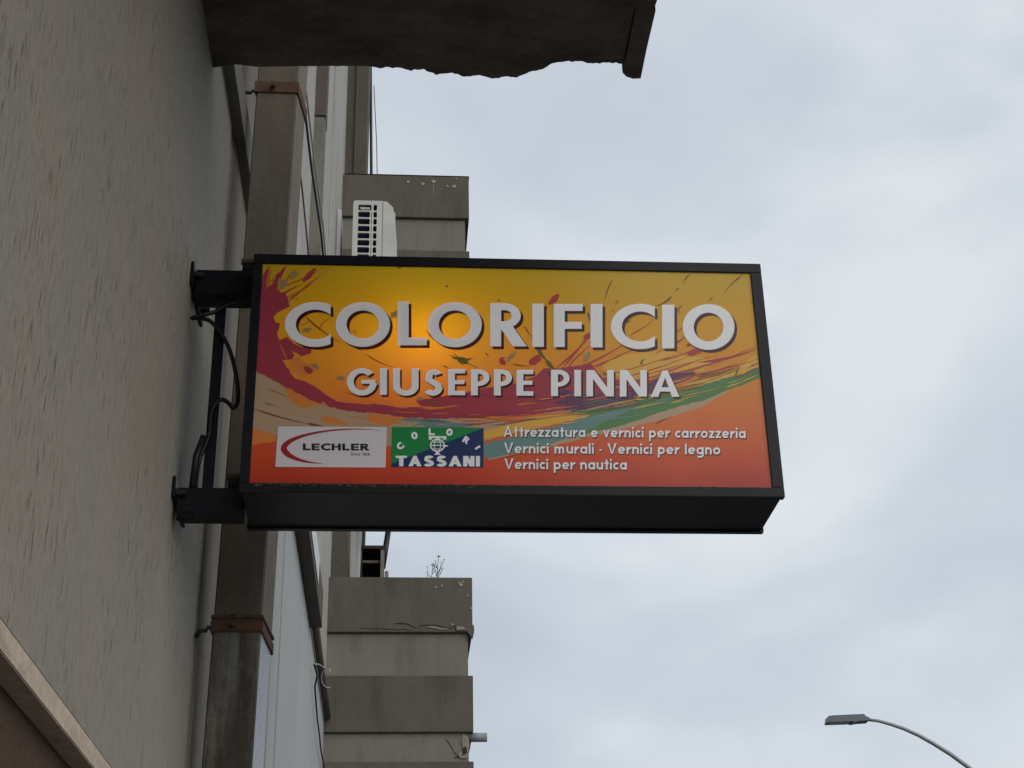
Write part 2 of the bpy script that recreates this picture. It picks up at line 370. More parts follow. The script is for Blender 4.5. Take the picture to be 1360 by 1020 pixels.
# broken corner of the lowest light band
put2(MB().prism([(.44, 4.0), (.475, 3.98), (.483, 3.93), (.474, 3.88), (.47, 3.84), (.42, 3.84), (.41, 3.87), (.445, 3.90), (.43, 3.95)], 1, 10.0195, 10.0275), 'broken_corner', 'patch', 0)
put2(MB().prism([(.435, 3.90), (.462, 3.92), (.465, 3.875), (.44, 3.86)], 1, 10.014, 10.019), 'crack', 'crack', 0)
crack(jline(.33, 3.965, .40, 3.86, 8, .012), .0025, put2, 10.0265)
crack(jline(.38, 3.845, .46, 3.85, 8, .012), .004, put2, 10.0265)

# ---------------------------------------------------------------- rectangular downpipe
dp = thing('downpipe', 'weathered square downpipe with rusty straps standing behind the left end of the sign', 'downpipe', (-.48, 4.64, 0))
def dtop(z): return -.5625+(z-3.04)*.0117
def duct_obj(z0, z1, mat):
    th = R(10.6); wd, dpth = .1475, .129; m = MB()
    for z in (z0, z1):
        x0 = dtop(z)
        for (a, b) in ((0, 0), (wd, 0), (wd, dpth), (0, dpth)):
            m.v.append((x0+a+b*math.sin(th), 4.57+b*math.cos(th), z))
    m.f = [[0, 1, 5, 4], [1, 2, 6, 5], [2, 3, 7, 6], [3, 0, 4, 7], [3, 2, 1, 0], [4, 5, 6, 7]]
    o = m.build('pipe_section', mat, dp, fix=False)
    bm = bmesh.new(); bm.from_mesh(o.data)
    ed = [x for x in bm.edges if abs(x.verts[0].co.z-x.verts[1].co.z) > .05]
    bmesh.ops.bevel(bm, geom=ed, offset=.005, segments=1, affect='EDGES'); bm.to_mesh(o.data); bm.free()
    # the street-facing side is lit: that brightness is put into paler materials
    o.data.materials.append(M['zinc' if z1 < 3.1 else 'render_pale'])
    for p in o.data.polygons:
        if p.normal.x > .75: p.material_index = 1
    return o
duct_obj(1.0, 3.045, 'duct'); duct_obj(3.045, 5.06, 'duct_rust'); duct_obj(5.06, 9.0, 'duct_rust')
def strap(z, h, tilt):
    th = R(10.6); wd, dpth = .1475, .129; t = .006; m = MB()
    x0 = dtop(z)-t; pts = []
    for (a, b) in ((0, -t), (wd+2*t, -t), (wd+2*t, dpth+t), (0, dpth+t)):
        pts.append((x0+a+b*math.sin(th), 4.57+b*math.cos(th)))
    for dz in (0, h):
        for i, p in enumerate(pts): m.v.append((p[0], p[1], z+dz+(tilt if i in (2, 3) else 0)))
    m.f = [[0, 1, 5, 4], [1, 2, 6, 5], [2, 3, 7, 6], [3, 0, 4, 7], [3, 2, 1, 0], [4, 5, 6, 7]]
    s = m.build('strap', 'rust', dp, bevel=.002)
    MB().box(x0+.06, x0+.075, 4.545, 4.563, z+h*.3, z+h*.75).build('bolt', 'rust', s, bevel=.003)
    return s
strap(3.008, .036, -.035); strap(3.05, .012, -.03)
strap(5.035, .05, -.03)
for z in (3.0, 5.02):
    xl = dtop(z)
    hk = MB().tube([(WX, 4.56, z-.012), (WX+.012, 4.56, z+.008), (xl-.02, 4.565, z+.010), (xl-.012, 4.568, z+.022), (xl+.002, 4.57, z+.02)], .007, 8)
    hk.build('wall_hook', 'rubber', dp, smooth=True)

# ---------------------------------------------------------------- cables along the facade, conduit
def cable(pts, r, mat, label, cat='cable', name='cable', grp=None):
    o = MB().tube(pts, r, 8).build(name, mat, smooth=True); return tag(o, label, cat, grp)
def sag(p, q, n, s, wob=0):
    p, q = Vector(p), Vector(q); out = []
    for i in range(n+1):
        t = i/n; v = p.lerp(q, t); v.z -= s*4*t*(1-t); v.z += wob*noise.noise(Vector((i*.9, p.z, 0))); v.x += wob*.4*noise.noise(Vector((i*.7, p.y, 5))); out.append(v)
    return out
cable([(-.50, 5.0, 6.10), (-.485, 6.0, 6.10), (-.470, 6.6, 6.08), (-.444, 7.2, 6.06), (-.444, 7.6, 6.08), (-.452, 8.6, 6.12), (-.452, 9.98, 6.15)], .0065, 'rubber', 'thick black cable running along the pale facade above the sign')
cable([(-.49, 5.0, 6.14), (-.475, 6.0, 6.15), (-.460, 6.6, 6.14), (-.438, 7.2, 6.13), (-.438, 7.6, 6.15), (-.450, 8.6, 6.2), (-.450, 9.98, 6.24)], .005, 'wire', 'thin pale cable beside the black one on the facade above the sign')
cable(sag((-.512, 5.0, 5.98), (-.50, 7.38, 5.86), 14, .02, .02), .004, 'rubber', 'thin dark wire lowest on the pale facade above the sign')
cd_ = cable([(-.445, 8.0, 4.14), (-.445, 9.0, 4.115), (-.445, 9.98, 4.10)], .022, 'brownpl', 'brown conduit along the facade from the broken ledge to the lower balcony', 'conduit', 'conduit')
tw = [(-.462+.0*i, 8.6+.02*i, 3.98-.06*i+.02*noise.noise(Vector((i*.8, 0, 0)))) for i in range(2)]
wp = [(-.455, 9.0+.08*noise.noise(Vector((i*.6, 1, 0)))+i*.075, 4.0-.028*i) for i in range(18)]
cable([(-.452, 8.25, 3.96), (-.44, 8.4, 3.94), (-.452, 8.42, 3.88), (-.452, 8.6, 3.84), (-.452, 8.8, 3.80), (-.45, 9.1, 3.77), (-.452, 9.3, 3.75), (-.45, 9.6, 3.74), (-.452, 9.95, 3.75)], .005, 'rubber', 'loose thin dark wire hanging below the brown conduit')
lp = [(-.40+.028*math.cos(a*.45)+.0, 8.5+.02*a, 3.99+.035*math.sin(a*.45)) for a in range(13)]
cable([(-.452, 8.25, 3.96), (-.43, 8.3, 3.975)]+lp, .0028, 'wire', 'small loop of pale wire curling round the brown conduit')
cable([(-.285, 10.95, 4.9), (-.262, 10.95, 5.7), (-.272, 10.95, 8.9), (-.315, 10.95, 10.5), (-.34, 10.95, 11.6)], .013, 'rubber', 'thin black upright pole at the far corner of the facade', 'pole', 'pole')
cable([(-.27, 10.9, 9.9), (-.262, 10.9, 9.75), (-.235, 10.9, 9.3), (-.212, 10.9, 8.6), (-.21, 10.9, 8.3)], .0035, 'rubber', 'hair-thin wire drooping beside the black pole above the upper balcony', 'wire', 'wire')
tag(MB().tube([(.47, 10.06, 3.985), (.60, 10.06, 3.985)], .030, 16).build('drain_spout', 'pvc', smooth=True), 'grey plastic drain spout sticking out of the lower balcony corner', 'pipe')

# ---------------------------------------------------------------- things on the lower balcony
cb = thing('cabinet', 'small dark open cabinet standing on the lower balcony behind its parapet', 'cabinet', (-.18, 10.4, 4.1))
MB().box(-.262, -.10, 10.62, 10.64, 4.1, 5.42).build('back_panel', 'wood', cb)
MB().box(-.262, -.256, 10.40, 10.62, 4.1, 5.42).build('side_panel', 'wood', cb)
MB().box(-.126, -.100, 10.40, 10.62, 4.1, 5.42).build('side_panel', 'conc2', cb)
MB().box(-.266, -.096, 10.39, 10.64, 5.4215, 5.445).build('top_panel', 'wood', cb)
MB().box(-.255, -.128, 10.44, 10.62, 5.33, 5.35).build('shelf', 'conc', cb)
tag(MB().tube([(-.112, 10.55, 5.33), (-.075, 10.55, 5.62)], .021, 10).build('rail_post', 'rubber', smooth=True), 'short slanting black post rising beside the cabinet on the lower balcony', 'post')
rb = MB()
for (x0, x1, z1) in ((-.094, -.068, 5.26), (-.067, -.048, 5.20), (-.047, -.03, 5.165)): rb.box(x0, x1, 10.4, 10.6, 4.9, z1)
tag(rb.build('stepped_block', 'patch', bevel=.006), 'pale stepped masonry block beside the cabinet on the lower balcony', 'block')
pl = thing('potted_plant', 'spindly dark plant poking above the lower balcony parapet', 'plant', (.25, 10.3, 4.85))
MB().tube([(.25, 10.3, 4.72), (.25, 10.3, 4.9)], .07, 14, .09).build('pot', 'rust', pl)
st = MB()
def twig(p, q, r): st.tube([p, tuple((a+b)/2+.006*random.uniform(-1, 1) for a, b in zip(p, q)), q], r, 5, r*.5)
base = [(.262, 10.3, 4.88), (.225, 10.3, 4.88)]
twig(base[0], (.285, 10.3, 5.33), .004); twig(base[1], (.245, 10.31, 5.27), .0035); twig(base[1], (.205, 10.3, 5.25), .003); twig((.26, 10.3, 5.1), (.315, 10.3, 5.24), .003)
for (a, b) in (((.277, 10.3, 5.2), (.308, 10.3, 5.29)), ((.279, 10.3, 5.23), (.262, 10.3, 5.30)), ((.272, 10.3, 5.16), (.325, 10.31, 5.30)), ((.24, 10.3, 5.22), (.262, 10.3, 5.28)), ((.24, 10.3, 5.2), (.272, 10.3, 5.23)), ((.274, 10.3, 5.18), (.25, 10.3, 5.26)), ((.232, 10.3, 5.18), (.208, 10.3, 5.2))): twig(a, b, .003)
st.build('stem', 'leaf', pl)
lf = MB()
for (x, z) in ((.285, 5.34), (.289, 5.325), (.245, 5.275), (.252, 5.262), (.238, 5.265), (.205, 5.25), (.315, 5.24), (.309, 5.225), (.325, 5.30), (.262, 5.30), (.308, 5.29), (.212, 5.215), (.30, 5.21), (.268, 5.255)):
    a = random.uniform(0, 3.1); r = random.uniform(.008, .015); n = len(lf.v); y = 10.3+random.uniform(-.02, .02)
    d = Vector((math.cos(a), .3, math.sin(a)))*r; s = Vector((-math.sin(a), .2, math.cos(a)))*r*.35; c = Vector((x, y, z))
    lf.v += [tuple(c-d), tuple(c+s), tuple(c+d), tuple(c-s+Vector((0, .004, 0)))]; lf.f.append([n, n+1, n+2, n+3])
lf.build('leaf', 'leaf', pl, fix=False)['kind'] = 'stuff'
MB().tube([(.232, 10.28, 5.145), (.25, 10.28, 5.165), (.262, 10.28, 5.14)], .008, 6).build('flower', 'red', pl)

# ---------------------------------------------------------------- air conditioner
ac = thing('air_conditioner', 'white outdoor air conditioning unit with louvred end on the facade above the sign', 'air conditioner', (-.25, 9.2, 7.0))
AX0, AX1, AZ1, AZ0 = -.352, -.145, 7.600, 6.98
def rslot(x0, x1, z0, z1, r=.010):
    return [(x0+r, z0), (x1-r, z0), (x1-.3*r, z0+.3*r), (x1, z0+r), (x1, z1-r), (x1-.3*r, z1-.3*r), (x1-r, z1), (x0+r, z1), (x0+.3*r, z1-.3*r), (x0, z1-r), (x0, z0+r), (x0+.3*r, z0+.3*r)]
# end plate with real slots
outer = [(AX0, AZ0), (AX1-.0, AZ0), (AX1, AZ1), (AX0+.018, AZ1), (AX0+.005, AZ1-.006), (AX0, AZ1-.02)]
holes = []
z = AZ1-.035; i = 0
while z > AZ0+.06:
    hh = .048 if i == 0 else .047
    holes.append(rslot(AX0+.036, AX0+(.128 if i == 0 else .119), z-hh, z, .008)); holes.append(rslot(AX0+.143, AX0+.168, z-hh, z, .008))
    if i: holes.append([(AX0+.1285, z-hh-.002), (AX0+.1325, z-hh-.002), (AX0+.1325, z-.001), (AX0+.1285, z-.001)])
    z -= .0585; i += 1
ep = MB(); loops = [[Vector((p[0], p[1], 0)) for p in lo] for lo in [outer]+holes]
flat = [p for lo in loops for p in lo]; n = len(flat)
for y in (9.2, 9.212): ep.v += [(p.x, y, p.y) for p in flat]
for t in tessellate_polygon(loops): ep.f.append(list(t)); ep.f.append([q+n for q in reversed(t)])
o_ = 0
for lo in loops:
    m = len(lo)
    for k in range(m): ep.f.append([o_+k, o_+(k+1) % m, n+o_+(k+1) % m, n+o_+k])
    o_ += m
ep.build('louvred_end_panel', 'ac', ac)
MB().prism([(AX0+.002, AZ0), (AX1-.001, AZ0), (AX1-.001, AZ1-.003), (AX0+.018, AZ1-.003), (AX0+.002, AZ1-.02)], 1, 9.235, 9.98).build('coil', 'ac_dark', ac)
MB().box(AX0+.01, AX1, 9.212, 9.97, AZ1-.002, AZ1+.001).build('top_cover', 'ac', ac)
MB().prism([(AX0+.045, AZ1-.045), (AX0+.122, AZ1-.048), (AX0+.114, AZ1-.066), (AX0+.055, AZ1-.066)], 1, 9.214, 9.232).build('handle', 'ac', ac)
fr = [(AX1+.001, AZ0), (AX1+.001, AZ1), (AX1+.028, AZ1-.002), (AX1+.075, AZ1-.05), (AX1+.08, AZ1-.09), (AX1+.09, AZ1-.095), (AX1+.092, AZ1-.2), (AX1+.105, AZ1-.36), (AX1+.105, AZ0)]
MB().prism(fr, 1, 9.203, 9.97).build('front_cover', 'ac', ac, bevel=.002)
MB().box(AX1-.001+.002, AX1+.001+.001, 9.198, 9.2035, AZ0, AZ1-.004).build('cover_seam', 'ac_dark', ac)
MB().box(-.47, -.05, 9.3, 9.34, AZ0-.045, AZ0-.002).build('bracket', 'galv', ac)

# ---------------------------------------------------------------- street lamp far down the road
la = thing('street_lamp', 'curved grey street lamp with flat head against the sky at lower right', 'street lamp', (9.6, 22, 0))
arc = [(6.93, 22, 7.065), (7.10, 22, 7.045), (7.28, 22, 6.995), (7.466, 22, 6.93), (7.68, 22, 6.83), (7.888, 22, 6.705), (8.12, 22, 6.55), (8.347, 22, 6.37), (8.65, 22, 6.08), (8.95, 22, 5.70), (9.25, 22, 5.2), (9.45, 22, 4.6), (9.57, 22, 3.9), (9.6, 22, 3.2)]
MB().tube(arc, .022, 12, .042).build('arm', 'galv', la, smooth=True)
MB().tube([(9.6, 22, -.0), (9.6, 22, 3.25)], .075, 16, .06).build('pole', 'galv', la, smooth=True)
hd = MB().prism([(6.31, 7.005), (6.335, 7.095), (6.40, 7.105), (6.87, 7.125), (6.885, 7.10), (6.95, 7.065), (6.94, 7.03), (6.86, 7.025), (6.78, 7.02), (6.70, 7.005), (6.66, 7.02)], 1, 21.90, 22.10)
hd.build('lamp_head', 'lamp', la, bevel=.008)
MB().prism([(6.34, 7.000), (6.345, 7.006), (6.65, 7.018), (6.65, 7.010)], 1, 21.92, 22.08).build('lens', 'lens', la)

# ---------------------------------------------------------------- the projecting sign
sg = thing('shop_sign', 'black framed projecting paint shop sign with yellow and orange face and white lettering', 'sign', (.31, 3.94, 3.15))
FX0, FX1, FZ0, FZ1 = -.424, 1.047, 3.153, 3.890
PX0, PX1, PZ0, PZ1 = -.3975, 1.0150, 3.181, 3.859
Y0, Y1 = 3.8, 4.087
# face frame: four angle bars
def ring_frame(y0, y1, nm):
    MB().box(FX0, FX1, y0, y1, PZ1, FZ1).build(nm, 'blk', sg, bevel=.0015)
    MB().box(FX0, FX1, y0, y1, FZ0, PZ0).build(nm, 'blk', sg, bevel=.0015)
    MB().box(FX0, PX0, y0, y1, PZ0+.0005, PZ1-.0005).build(nm, 'blk', sg, bevel=.0015)
    MB().box(PX1, FX1, y0, y1, PZ0+.0005, PZ1-.0005).build(nm, 'blk', sg, bevel=.0015)
ring_frame(Y0, Y0+.022, 'face_frame'); ring_frame(Y1-.022, Y1, 'face_frame')
I = .006
bx = MB()
bx.box(FX0+I, FX1-I, Y0+.0225, Y1-.0225, FZ0+I, FZ0+I+.002)
bx.box(FX0+I, FX1-I, Y0+.0225, Y1-.0225, FZ1-I-.002, FZ1-I)
bx.box(FX0+I, FX0+I+.002, Y0+.0225, Y1-.0225, FZ0+I+.0025, FZ1-I-.0025)
bx.box(FX1-I-.002, FX1-I, Y0+.0225, Y1-.0225, FZ0+I+.0025, FZ1-I-.0025)
bx.build('side_sheet', 'blk_under', sg)
MB().box(PX1-.004, PX1-.002, Y0-.0006, Y0-.0001, PZ1+.001, FZ1-.002).build('frame_seam', 'grime', sg)
# grime crumbs on the lower frame lip
gr = MB(); random.seed(3)
for i in range(150):
    x = random.choice((random.uniform(PX0, PX1), random.uniform(PX0, .2))); r = random.uniform(.0012, .0045)
    zc = PZ0-random.random()**2*.008-.001
    gr.prism([(x-r*1.6, zc), (x-r*.3, zc-r*.5), (x+r*1.4, zc+r*.1), (x+r*.4, zc+r*.7)], 1, Y0-.0009-i*1e-6, Y0-.0001)
gr.build('grime', 'grime', sg)['kind'] = 'stuff'
MB().box(PX0-.004, PX1+.004, Y0+.006, Y0+.009, PZ0-.004, PZ1+.004).build('printed_panel', 'panel', sg)
MB().box(PX0-.004, PX1+.004, Y1-.009, Y1-.006, PZ0-.004, PZ1+.004).build('back_panel', 'board_white', sg)
YP = Y0+.006
# the one bulb still alive inside the box
bl = bpy.data.lights.new('bulb', 'POINT'); bl.energy = 13; bl.color = (1, 1, .72); bl.shadow_soft_size = .02
blo = bpy.data.objects.new('bulb', bl); C.objects.link(blo); blo.location = (.062, YP+.145, 3.625); blo.parent = sg; blo.matrix_parent_inverse = Matrix.Translation(-Vector(sg.location))

# print measured from the face: photo pixels -> metres on the panel
H = (0.0023135536426466203, 3.256615098153606e-05, -1.2477585056279763, -0.00011513251255429921, -0.001646176611596991, 4.780197802796823, -4.350142414297811e-05, 0.0002706483777099016)
def pm(x, y):
    d = H[6]*x+H[7]*y+1
    return ((H[0]*x+H[1]*y+H[2])/d, (H[3]*x+H[4]*y+H[5])/d)
lay = [0]
class Ink:
    """flat film pieces on the face; each piece sits 4 microns in front of the one before"""
    def __init__(s, lift): s.v = []; s.f = []; s.l = lift*.22; s.k = 0; s.n = []
    def poly(s, pts, clip=True):
        q = [pm(*p) for p in pts]
        if clip: q = [(min(max(a, PX0-.002), PX1+.002), min(max(b, PZ0-.002), PZ1+.002)) for a, b in q]
        n = len(s.v); y = YP-s.l-s.k*4e-6; s.k += 1; s.n.append(len(s.f))
        s.v += [(a, y, b) for a, b in q]
        for t in tessellate_polygon([[Vector((a, b, 0)) for a, b in q]]):
            a, b, c = [Vector((q[i][0], q[i][1])) for i in t]
            cr_ = (b-a).cross(c-a) if hasattr(Vector, 'cross') and len(a) == 3 else (b.x-a.x)*(c.y-a.y)-(b.y-a.y)*(c.x-a.x)
            s.f.append([n+i for i in (t if cr_ > 0 else t[::-1])])
        return s
    def strip(s, pts, w, closed=False):
        """band of width w (px) along a centre line"""
        n = len(pts); Lp = []; Rp = []
        for i in range(n):
            if closed: a, b = pts[i-1], pts[(i+1) % n]
            else: a, b = pts[max(i-1, 0)], pts[min(i+1, n-1)]
            dx, dy = b[0]-a[0], b[1]-a[1]; d = math.hypot(dx, dy) or 1
            ww = w if not callable(w) else w(i/(n-1))
            Lp.append((pts[i][0]-dy/d*ww/2, pts[i][1]+dx/d*ww/2)); Rp.append((pts[i][0]+dy/d*ww/2, pts[i][1]-dx/d*ww/2))
        return s.band(Lp, Rp, closed)
    def band(s, Lp, Rp, closed=False):
        m = len(s.v); n = len(Lp); y = YP-s.l-s.k*4e-6; s.k += 1; s.n.append(len(s.f))
        for p, q in zip(Lp, Rp):
            for r in (p, q):
                a, b = pm(*r); s.v.append((min(max(a, PX0-.002), PX1+.002), y, min(max(b, PZ0-.002), PZ1+.002)))
        for i in range(n if closed else n-1):
            j = (i+1) % n; s.f.append([m+2*i, m+2*i+1, m+2*j+1, m+2*j])
        return s
    def build(s, name, mat, parent=None, split=False):
        if split:                                   # every brush mark an object of its own
            for a, b in zip(s.n, s.n[1:]+[len(s.f)]):
                ids = sorted({i for f in s.f[a:b] for i in f}); mpd = {i: k for k, i in enumerate(ids)}
                t = Ink(0); t.v = [s.v[i] for i in ids]; t.f = [[mpd[i] for i in f] for f in s.f[a:b]]; t.build(name, mat, parent)
            return
        me = bpy.data.meshes.new(name); me.from_pydata(s.v, [], s.f); me.materials.append(M[mat])
        o = bpy.data.objects.new(name, me); C.objects.link(o); o.parent = parent or sg; o.matrix_parent_inverse = Matrix.Translation(-world_loc(o.parent)); return o
def rag(pts, k=1.2, step=4, seed=0):
    """ragged brush edge"""
    out = []; n = len(pts)
    for i in range(n):
        a, b = pts[i], pts[(i+1) % n]; d = math.hypot(b[0]-a[0], b[1]-a[1]); m = max(1, int(d/step))
        for j in range(m):
            t = j/m; x, y = a[0]+(b[0]-a[0])*t, a[1]+(b[1]-a[1])*t
            if j: x += k*noise.noise(Vector((x*.21, y*.21, seed)))*1.6; y += k*noise.noise(Vector((x*.23, y*.23, seed+7)))*1.6
            out.append((x, y))
    return out
def taper(ink, x0, y0, x1, y1, w, bend=0, n=9, skew=.25):
    dx, dy = x1-x0, y1-y0; pts = []
    for i in range(n+1):
        t = i/n; b = bend*4*t*(1-t); pts.append((x0+dx*t-dy*b+.5*noise.noise(Vector((i*1.7, x0, y0))), y0+dy*t+dx*b+.5*noise.noise(Vector((i*1.3, y0, x0)))))
    ink.strip(pts, lambda t: w*max(.08, (t/skew if t < skew else (1-t)/(1-skew))**.7))
def blob(ink, cx, cy, rx, ry, ang, k=.12, seed=0, n=18):
    a0 = R(ang); p = []
    for i in range(n):
        a = 2*math.pi*i/n; r = 1+k*noise.noise(Vector((math.cos(a)*2, math.sin(a)*2, seed))); x, y = rx*r*math.cos(a), ry*r*math.sin(a)
        p.append((cx+x*math.cos(a0)-y*math.sin(a0), cy+x*math.sin(a0)+y*math.cos(a0)))
    ink.poly(p)
A_ = .0004
# tan brushwork, lower left
tan = Ink(A_)
tan.poly(rag([(330, 484), (369, 504), (408, 524), (445, 536), (500, 545), (560, 552), (650, 556), (700, 560), (690, 572), (640, 585), (560, 592), (450, 590), (400, 584), (370, 578), (325, 567)], 1.0, 6, 1))
tan.poly(rag([(643, 600), (700, 592), (760, 576), (820, 562), (880, 544), (939, 528), (972, 515), (955, 526), (930, 540), (890, 553), (840, 566), (790, 577), (740, 590), (690, 600), (650, 610)], .8, 6, 2))
tan.build('brush_mark', 'tan', split=True)
og = Ink(.0008)
og.poly(rag([(374, 508), (392, 512), (420, 524), (434, 528), (424, 537), (402, 541), (388, 534), (380, 520)], 1.5, 4, 3))
og.poly(rag([(488, 548), (530, 552), (548, 553), (535, 559), (515, 565), (500, 562), (490, 560)], 1.5, 4, 4))
og.poly(rag([(425, 553), (440, 552), (458, 559), (464, 563), (445, 563), (428, 558)], 1, 4, 5))
og.poly(rag([(332, 566), (348, 571), (366, 577), (367, 585), (330, 590)], 1, 4, 6))
og.build('brush_mark', 'orange', split=True)
# green and teal sweep
gn = Ink(.0008)
gn.poly(rag([(1012, 484), (996, 492), (981, 497), (965, 500), (948, 506), (925, 512), (901, 518), (880, 523), (854, 530), (823, 538), (783, 543), (740, 549), (790, 553), (760, 562), (700, 577), (650, 588), (700, 588), (759, 580), (783, 574), (819, 566), (854, 555), (878, 546), (901, 539), (939, 529), (972, 515), (1013, 500)], .9, 6, 8))
gn.poly(rag([(745, 520), (800, 512), (862, 511), (870, 514), (820, 523), (770, 525)], 1.2, 4, 9))
gn.poly([(905, 508), (914, 500), (922, 492), (926, 484), (917, 490), (907, 496), (897, 500)])
gn.build('brush_mark', 'green', split=True)
tl = Ink(.0012)
tl.poly(rag([(840, 540), (800, 548), (760, 558), (715, 572), (660, 584), (642, 588), (642, 606), (655, 607), (712, 594), (759, 579), (783, 570), (800, 560), (830, 548)], 1.0, 5, 10))
tl.poly(rag([(528, 556), (545, 554), (575, 554), (600, 559), (570, 563), (545, 565), (560, 560)], 1, 4, 11))
tl.poly(rag([(560, 562), (600, 560), (640, 562), (600, 570), (570, 570)], 1, 4, 12))
tl.build('brush_mark', 'teal', split=True)
yl = Ink(.0016)
yl.poly(rag([(642, 572), (680, 562), (720, 553), (770, 547), (792, 549), (765, 556), (720, 566), (680, 575), (643, 582)], 1.0, 5, 13))
yl.poly(rag([(800, 482), (830, 470), (880, 462), (905, 470), (960, 478), (930, 492), (880, 497), (840, 502), (805, 498)], 2.5, 5, 14))
yl.poly(rag([(905, 510), (940, 500), (985, 484), (1005, 470), (1008, 486), (975, 497), (940, 508)], 1.5, 5, 15))
yl.build('brush_mark', 'yellow', split=True)
# magenta sweep
mg = Ink(.0022)
mg.poly(rag([(340, 375), (345, 374), (350, 362), (359, 351), (354, 370), (353, 384), (360, 377), (364, 372), (366, 364), (382, 350), (374, 366), (367, 383), (374, 388), (378, 385), (383, 398), (385, 406), (374, 411), (366, 416), (363, 421), (366, 427), (372, 428), (368, 440), (371, 451), (381, 446), (390, 455), (400, 460), (414, 461), (413, 468), (400, 472), (395, 468), (386, 464), (391, 470), (388, 476), (375, 477), (380, 486), (388, 497), (392, 502), (404, 505), (418, 512), (433, 523), (447, 532), (482, 536), (499, 535), (535, 541), (560, 539), (552, 531), (575, 527), (588, 526), (608, 522), (641, 515), (676, 510), (692, 506), (712, 498), (722, 488), (745, 488), (784, 481), (800, 500), (850, 506), (880, 500), (894, 493), (905, 494), (925, 494), (918, 502), (905, 506), (880, 520), (830, 534), (780, 543), (700, 549), (641, 554), (582, 555), (536, 553), (495, 547), (462, 545), (440, 540), (408, 528), (369, 507), (350, 496), (330, 488)], 1.3, 4, 20))
mg.build('brush_mark', 'magenta', split=True)
pu = Ink(.0026)
pu.poly(rag([(725, 493), (738, 492), (733, 510), (760, 520), (790, 524), (830, 522), (862, 510), (880, 497), (905, 494), (925, 494), (918, 502), (900, 508), (880, 520), (854, 530), (800, 541), (770, 545), (745, 545), (757, 538), (735, 534), (752, 528), (738, 520), (750, 515), (735, 503)], 1.6, 4, 21))
pu.build('brush_mark', 'purple', split=True)
# orange notches brushed back over the magenta
nb_ = Ink(.0030)
nb_.poly(rag([(393, 474), (397, 472), (404, 480), (418, 482), (424, 489), (412, 495), (400, 497), (390, 492), (384, 482)], 1.5, 3, 30))
for (a, b, c, d, w) in ((640, 552, 700, 549, 2.5), (560, 541, 610, 536, 3), (600, 555, 660, 557, 2), (700, 551, 780, 546, 2.5), (520, 544, 560, 546, 1), (372, 455, 384, 480, 1.4), (427, 532, 436, 538, 3), (850, 500, 905, 488, 2), (880, 508, 925, 498, 2)): taper(nb_, a, b, c, d, w, .04)
nb_.build('brush_mark', 'orange')['kind'] = 'stuff'
# streaks
sr = Ink(.0034)
for (a, b, c, d, w, bd) in ((350, 386, 361, 354, 2.2, .03), (356, 392, 373, 362, 2.4, .05), (349, 372, 356, 352, 3, 0), (371, 385, 388, 355, 2.0, .04), (380, 402, 412, 372, 1.6, .03), (385, 396, 440, 352, 1.4, .02), (366, 383, 435, 351, 2.2, .03), (374, 392, 402, 376, 3, -.05), (378, 398, 425, 362, 2.0, .04), (352, 386, 366, 362, 1.8, 0), (381, 394, 396, 384, 1.2, 0), (360, 371, 380, 371, 2.6, .05),
                           (423, 438, 441, 420, 2.0, -.12), (398, 432, 416, 424, 1.0, 0), (469, 437, 475, 441, 2, .2),
                           (737, 489, 800, 422, 3.4, .05), (745, 490, 783, 440, 2.6, .03), (752, 490, 792, 452, 2.6, -.04), (765, 490, 842, 448, 3.0, .02), (776, 490, 855, 456, 2.0, .02), (790, 488, 835, 464, 1.6, 0), (835, 445, 872, 421, 2.0, .03), (868, 470, 905, 452, 1.4, 0),
                           (876, 478, 922, 463, 2.4, .03), (800, 498, 908, 466, 1.5, .02), (830, 500, 925, 468, 2.0, .02), (846, 500, 955, 470, 1.6, 0), (870, 497, 930, 476, 2.6, .02), (890, 496, 1006, 458, 3.0, .03), (928, 480, 1009, 461, 4.2, .04), (905, 500, 1010, 475, 2.4, .02), (925, 503, 990, 487, 2.0, .02), (896, 502, 960, 489, 1.5, .01),
                           (894, 456, 914, 443, 3.2, .05), (890, 448, 912, 428, 2.2, .03), (905, 415, 893, 404, 1.2, 0), (912, 457, 925, 453, 2.2, 0), (918, 468, 935, 462, 7, .02), (775, 448, 790, 437, 9, .08), (760, 470, 772, 459, 4, .05)): taper(sr, a, b, c, d, w*.9, bd)
for (cx, cy, rx, ry, an) in ((736, 396.5, 9.5, 4.2, -48), (711, 477, 9, 5, -32), (411, 364, 12, 3.6, -48), (668, 480, 4.5, 3.5, 30), (667, 475, 4.5, 1.5, -20), (409, 490, 7, 4, 35), (926, 465, 13, 4, -22)): blob(sr, cx, cy, rx, ry, an, .3, cx)
taper(sr, 727, 402, 722, 430, 2, 0)
sr.build('paint_streak', 'crimson')['kind'] = 'stuff'
rs = random.Random(11)
spine = [(345, 492), (408, 522), (480, 541), (560, 546), (640, 543), (720, 535), (800, 524), (880, 508), (960, 488), (1012, 468)]
def on_spine(u):
    u = max(0, min(.9999, u))*(len(spine)-1); i = int(u); t = u-i
    return (spine[i][0]*(1-t)+spine[i+1][0]*t, spine[i][1]*(1-t)+spine[i+1][1]*t)
